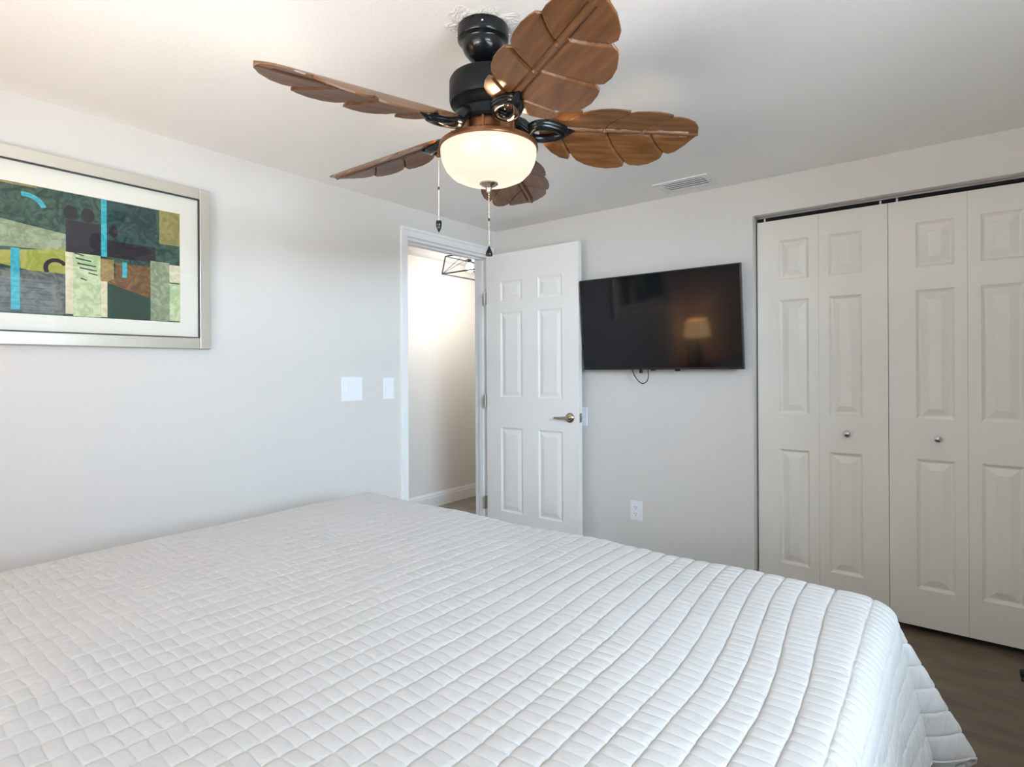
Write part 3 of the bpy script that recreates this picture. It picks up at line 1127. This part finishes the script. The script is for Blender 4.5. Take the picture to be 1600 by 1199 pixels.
plate_left('light_switch', -1.322, -1.186, 1.069, 1.203, 2, 'wide white double light switch plate on the left wall', 'light switch')
plate_left('light_switch', -1.036, -.956, 1.070, 1.197, 1, 'narrow white single light switch plate next to the door casing', 'light switch')
t_ = thing('light_switch', (.73, 0, .93), 'white switch plate on the back wall half hidden by the open door edge', 'light switch')
obj('cover_plate', MB().box((.692, -.006, .876), (.769, 0, .992)), M_PLATE, t_, bevel=.003, seg=3)
obj('rocker', MB().box((.714, -.009, .901), (.747, -.005, .967)), M_PLATE, t_, bevel=.001)
t_ = thing('power_outlet', (1.109, 0, .377), 'white power outlet low on the wall under the television', 'power outlet')
obj('cover_plate', MB().box((1.069, -.006, .318), (1.150, 0, .436)), M_PLATE, t_, bevel=.003, seg=3)
for zc in (.357, .397):
    s_ = obj('socket', MB().tube([(1.109, -.005, zc), (1.109, -.0085, zc)], .0165, 24), M_PLATE, t_)
    mb = MB()
    mb.box((1.1015, -.0090, zc + .000), (1.1040, -.0084, zc + .008))
    mb.box((1.1140, -.0090, zc + .000), (1.1165, -.0084, zc + .008))
    mb.tube([(1.109, -.0084, zc - .007), (1.109, -.0090, zc - .007)], .0026, 10)
    obj('slots', mb, M_SLOT, s_)

# ------------------------------------------------------------------ framed picture
PY1, PZ0, PZ1 = -2.024, 1.340, 2.046
PY0 = -3.36
pic = thing('framed_picture', (0, (PY0 + PY1) / 2, (PZ0 + PZ1) / 2), 'large abstract art print with cream mat in a champagne frame on the left wall', 'picture')
FWD = .047
mb = MB()
x0, x1 = .002, .030
mb.box((x0, PY0, PZ0), (x1, PY0 + FWD, PZ1))
mb.box((x0, PY1 - FWD, PZ0), (x1, PY1, PZ1))
mb.box((x0, PY0 + FWD, PZ0), (x1, PY1 - FWD, PZ0 + FWD))
mb.box((x0, PY0 + FWD, PZ1 - FWD), (x1, PY1 - FWD, PZ1))
obj('frame', mb, M_FRAME, pic, bevel=.003)
mb = MB()
e = .004
a0, a1, c0, c1 = PY0 + FWD, PY1 - FWD, PZ0 + FWD, PZ1 - FWD
mb.box((.018, a0, c0), (.0305, a0 + e, c1))
mb.box((.018, a1 - e, c0), (.0305, a1, c1))
mb.box((.018, a0 + e, c0), (.0305, a1 - e, c0 + e))
mb.box((.018, a0 + e, c1 - e), (.0305, a1 - e, c1))
obj('inner_lip', mb, M_FRAMEEDGE, pic)
MX = .016
AY1, AZ0, AZ1 = -2.146, 1.452, 1.921
AY0 = PY0 + (PY1 - AY1)
mb = MB()
mb.box((.008, a0, c0), (MX, AY0, c1))
mb.box((.008, AY1, c0), (MX, a1, c1))
mb.box((.008, AY0, c0), (MX, AY1, AZ0))
mb.box((.008, AY0, AZ1), (MX, AY1, c1))
obj('mat_board', mb, M_MAT, pic)

ART = []
ART_COL = {}


def paint(key, c, c2=None, sc=22.0):
    if key in ART_COL:
        return ART_COL[key][0]
    m_, t2, b2 = new_mat('paint_' + key)
    tc = t2.nodes.new('ShaderNodeTexCoord')
    n_ = t2.nodes.new('ShaderNodeTexNoise')
    n_.inputs['Scale'].default_value = sc
    n_.inputs['Detail'].default_value = 7
    n_.inputs['Distortion'].default_value = 2.2
    t2.links.new(tc.outputs['Object'], n_.inputs['Vector'])
    r_ = t2.nodes.new('ShaderNodeValToRGB')
    r_.color_ramp.elements[0].position = .40
    r_.color_ramp.elements[1].position = .60
    r_.color_ramp.elements[0].color = (*c, 1)
    r_.color_ramp.elements[1].color = (*(c2 or [min(1, v * 1.5) for v in c]), 1)
    t2.links.new(n_.outputs[0], r_.inputs[0])
    t2.links.new(r_.outputs[0], b2.inputs['Base Color'])
    b2.inputs['Roughness'].default_value = .7
    ART_COL[key] = (len(ART_COL), m_)
    return ART_COL[key][0]


# the print is laid out in its own frame: u along the wall (m from its right edge, negative to the left), v up from its bottom edge
K_DG = paint('deep_green', (.010, .035, .028), (.05, .11, .075))
K_TE = paint('teal_dark', (.008, .03, .03), (.03, .075, .07))
K_BK = paint('aubergine', (.012, .008, .013), (.022, .016, .022))
K_TU = paint('turquoise', (.02, .32, .42), (.06, .45, .52), 25)
K_SG = paint('sage', (.20, .25, .15), (.33, .38, .24))
K_YG = paint('yellow_green', (.26, .32, .035), (.42, .36, .10))
K_CR = paint('cream', (.60, .55, .36), (.72, .68, .50))
K_PG = paint('pale_green', (.38, .50, .26), (.60, .66, .42))
K_OC = paint('ochre', (.26, .17, .06), (.36, .27, .10))
K_BR = paint('brown', (.12, .06, .022), (.22, .115, .04))
K_OG = paint('olive', (.20, .20, .06), (.36, .28, .11))
K_GB = paint('slate', (.06, .07, .065), (.16, .17, .15))
K_FG = paint('forest', (.012, .07, .04), (.03, .04, .03))

AW = AY1 - AY0
AH = AZ1 - AZ0
art = MB()


def img(zx, zy):
    """layout sheet coordinates (right edge 1000, art spans v 0..1) -> u, v in the print"""
    return zx, zy


LAY = [0]


def quad(pts, k):
    """pts as (u, v): u metres left of the right edge, v 0..1 of the height (0 bottom)"""
    x = MX - .0058 + .00012 * LAY[0]
    LAY[0] += 1
    vs = [(x, AY1 - u, AZ0 + v * AH) for u, v in pts]
    art.add(vs, [tuple(range(len(vs)))], k)


def rect(u0, u1, v0, v1, k):
    quad([(u0, v0), (u1, v0), (u1, v1), (u0, v1)], k)


def disc(u, v, r, k, ry=None):
    quad([(u + r * math.cos(2 * PI * i / 28), v + (ry or r) / AH * math.sin(2 * PI * i / 28)) for i in range(28)], k)


def arcband(u, v, r0, r1, a0_, a1_, k):
    pts_ = [(u - r1 * math.cos(math.radians(a0_ + (a1_ - a0_) * i / 18)), v + r1 / AH * math.sin(math.radians(a0_ + (a1_ - a0_) * i / 18))) for i in range(19)]
    pts_ += [(u - r0 * math.cos(math.radians(a1_ + (a0_ - a1_) * i / 18)), v + r0 / AH * math.sin(math.radians(a1_ + (a0_ - a1_) * i / 18))) for i in range(19)]
    for i in range(18):
        quad_pts = [pts_[i], pts_[i + 1], pts_[36 - i], pts_[37 - i]]
        x = MX - .0058 + .00012 * LAY[0]
        art.add([(x, AY1 - p[0], AZ0 + p[1] * AH) for p in quad_pts], [(0, 1, 2, 3)], k)
    LAY[0] += 1


rect(0, AW, 0, 1, K_DG)
rect(.485, .60, .66, 1, K_OC)
rect(.40, .62, .66, .985, K_DG)
rect(.095, .285, .60, 1, K_TE)
rect(.095, .285, .52, .66, K_BK)
rect(.290, .400, .50, .78, K_BK)
rect(.310, .395, .78, 1, K_DG)
disc(.385, .84, .022, K_BK, .028)
disc(.330, .84, .022, K_BK, .028)
disc(.245, .74, .016, K_BK, .022)
rect(.268, .287, .52, 1, K_TU)
rect(0, .080, .70, 1, K_OG)
quad([(.40, .52), (.40, .66), (.62, .72), (.62, .50)], K_SG)
quad([(.40, .30), (.40, .54), (.62, .46), (.62, .38)], K_YG)
arcband(.430, .375, .024, .038, 30, 215, K_BK)
arcband(.52, .80, .05, .066, 20, 100, K_TU)
rect(.400, .66, .015, .34, K_GB)
rect(.535, .56, .03, .50, K_TU)
rect(.378, .402, .02, .52, K_CR)
rect(.290, .378, .005, .52, K_PG)
for uu, vv, ww in ((.36, .50, .03), (.345, .46, .05), (.335, .42, .06), (.33, .385, .055), (.315, .35, .03), (.345, .30, .02)):
    quad([(uu - ww / 2, vv), (uu + ww / 2, vv + .012), (uu + ww / 2, vv + .024), (uu - ww / 2, vv + .010)], K_TE)
rect(.245, .290, .31, .50, K_OC)
rect(.115, .240, .24, .48, K_BR)
rect(.115, .268, 0, .30, K_FG)
quad([(.268, .30), (.115, .20), (.115, .31), (.20, .40), (.268, .31)], K_BR)
rect(.268, .290, .01, .31, K_CR)
rect(.200, .216, .36, .49, K_TU)
rect(.042, .115, .005, .535, K_SG)
rect(0, .042, .36, .52, K_CR)
rect(0, .042, .01, .35, K_PG)
obj('art_print', art, [v[1] for v in ART_COL.values()], pic)
GL = MB()
gx = MX + .0012
GL.add([(gx, a0, c0), (gx, a1, c0), (gx, a1, c1), (gx, a0, c1)], [(0, 1, 2, 3)])
obj('glass_pane', GL, M_PICGLASS, pic)

# ------------------------------------------------------------------ hall ceiling lamp (wire cage)
FX, FY = -.55, .52
lamp = thing('hall_ceiling_lamp', (FX, FY, CEIL), 'wire cage ceiling lamp with lit bulb in the hallway beyond the door', 'ceiling lamp')
M_CAGE = mat('dark_cage_wire', (.05, .05, .055), .4, metal=.5)
obj('canopy', MB().lathe([(1e-4, CEIL), (.065, CEIL), (.065, CEIL - .018), (.055, CEIL - .024), (1e-4, CEIL - .024)], (FX, FY, 0), 32), M_CAGE, lamp, smooth=True)
mb = MB()
zt, zb_ = CEIL - .035, CEIL - .185
top, bot = .238, .258
ct = [(FX + sx_ * top, FY + sy_ * top, zt) for sx_, sy_ in ((-1, -1), (1, -1), (1, 1), (-1, 1))]
cb = [(FX + sx_ * bot, FY + sy_ * bot, zb_) for sx_, sy_ in ((-1, -1), (1, -1), (1, 1), (-1, 1))]
for i in range(4):
    j = (i + 1) % 4
    mb.tube([ct[i], ct[j]], .0065, 6)
    mb.tube([cb[i], cb[j]], .0065, 6)
    mb.tube([ct[i], cb[i]], .0065, 6)
    mid = tuple((ct[i][q] + ct[j][q]) / 2 for q in range(3))
    mb.tube([mid, cb[i]], .0025, 6)
    mb.tube([mid, cb[j]], .0025, 6)
    mb.tube([(FX, FY, CEIL - .02), mid], .005, 6)
obj('cage', mb, M_CAGE, lamp)
for i, (dx_, dy_) in enumerate(((-.02, -.17), (.02, .17))):
    obj('socket', MB().tube([(FX + dx_, FY + dy_, CEIL - .03), (FX + dx_, FY + dy_, CEIL - .10)], .016, 16), M_CAGE, lamp)
    obj('bulb', MB().sphere((FX + dx_, FY + dy_, CEIL - .145), .034, 20, 14, 0, (1, 1, 1.15)), M_BULB, lamp, smooth=True)
point_light('hall_bulb_light', (FX, FY, CEIL - .30), 15.0, (1.0, .945, .88), .08)

# ------------------------------------------------------------------ small black object at the right edge
sh = thing('shoe', (2.95, -.17, 0), 'black shoe on the brown floor at the right edge, only its rounded toe in view', 'shoe')
mb = MB()
pts, rad = [], []
for i in range(9):
    f = i / 8
    pts.append((2.846 + .26 * f, -.185 + .02 * f, .030 + .012 * f))
    rad.append(.0 + .028 * math.sin(min(1, f * 3 + .30) * PI / 2))
mb.tube(pts, rad, 16)
obj('upper', mb, M_SHOE, sh, smooth=True)
mb = MB()
mb.tube([(2.850 + .25 * i / 6, -.185 + .02 * i / 6, .006) for i in range(7)], [.010, .020, .024, .024, .022, .022, .018], 12)
obj('sole', mb, M_SHOE, sh, smooth=True)

# ------------------------------------------------------------------ bedside table and lamp at the bed head (seen mirrored in the television)
ns = thing('nightstand', (.29, -3.62, 0), 'brown nightstand between bed head and left wall, seen only in the television reflection', 'nightstand')
mb = MB()
mb.box((.06, -3.84, .12), (.078, -3.42, .53))
mb.box((.502, -3.84, .12), (.52, -3.42, .53))
mb.box((.078, -3.84, .12), (.502, -3.825, .53))
mb.box((.078, -3.84, .12), (.502, -3.42, .138))
obj('body', mb, M_WOOD, ns)
obj('top', MB().box((.05, -3.85, .53), (.53, -3.41, .555)), M_WOOD, ns, bevel=.004)
for z0_, z1_ in ((.145, .325), (.335, .522)):
    d_ = obj('drawer', MB().box((.082, -3.80, z0_), (.498, -3.412, z1_)), M_WOOD, ns, bevel=.003)
    obj('knob', MB().sphere((.29, -3.400, (z0_ + z1_) / 2), .013, 14, 8), M_BRASS, d_, smooth=True)
for lx_ in (.085, .495):
    for ly_ in (-3.81, -3.45):
        obj('leg', MB().tube([(lx_, ly_, .12), (lx_, ly_, 0)], [.02, .013], 12), M_WOOD, ns)
tl = thing('table_lamp', (.22, -3.64, .555), 'lit table lamp with a warm drum shade on the nightstand, seen mirrored in the television', 'lamp')
tx, ty = .22, -3.64
obj('lamp_base', MB().lathe([(1e-4, .556), (.075, .556), (.075, .570), (.030, .585), (.045, .64), (.060, .70), (.050, .76), (.022, .81), (.012, .84), (.012, .95), (1e-4, .95)], (tx, ty, 0), 40), M_BRASS, tl, smooth=True)
M_SHADE = emit_mat('lit_lamp_shade', (1.0, .60, .28), 6.0)
obj('lamp_shade', MB().lathe([(.150, .915), (.120, 1.115), (.118, 1.115), (.148, .915)], (tx, ty, 0), 48, close=True), M_SHADE, tl, smooth=True)
obj('bulb', MB().sphere((tx, ty, .99), .03, 16, 10), M_BULB, tl, smooth=True)
point_light('table_lamp_bulb', (tx, ty, 1.045), 2.6, (1.0, .66, .36), .035)
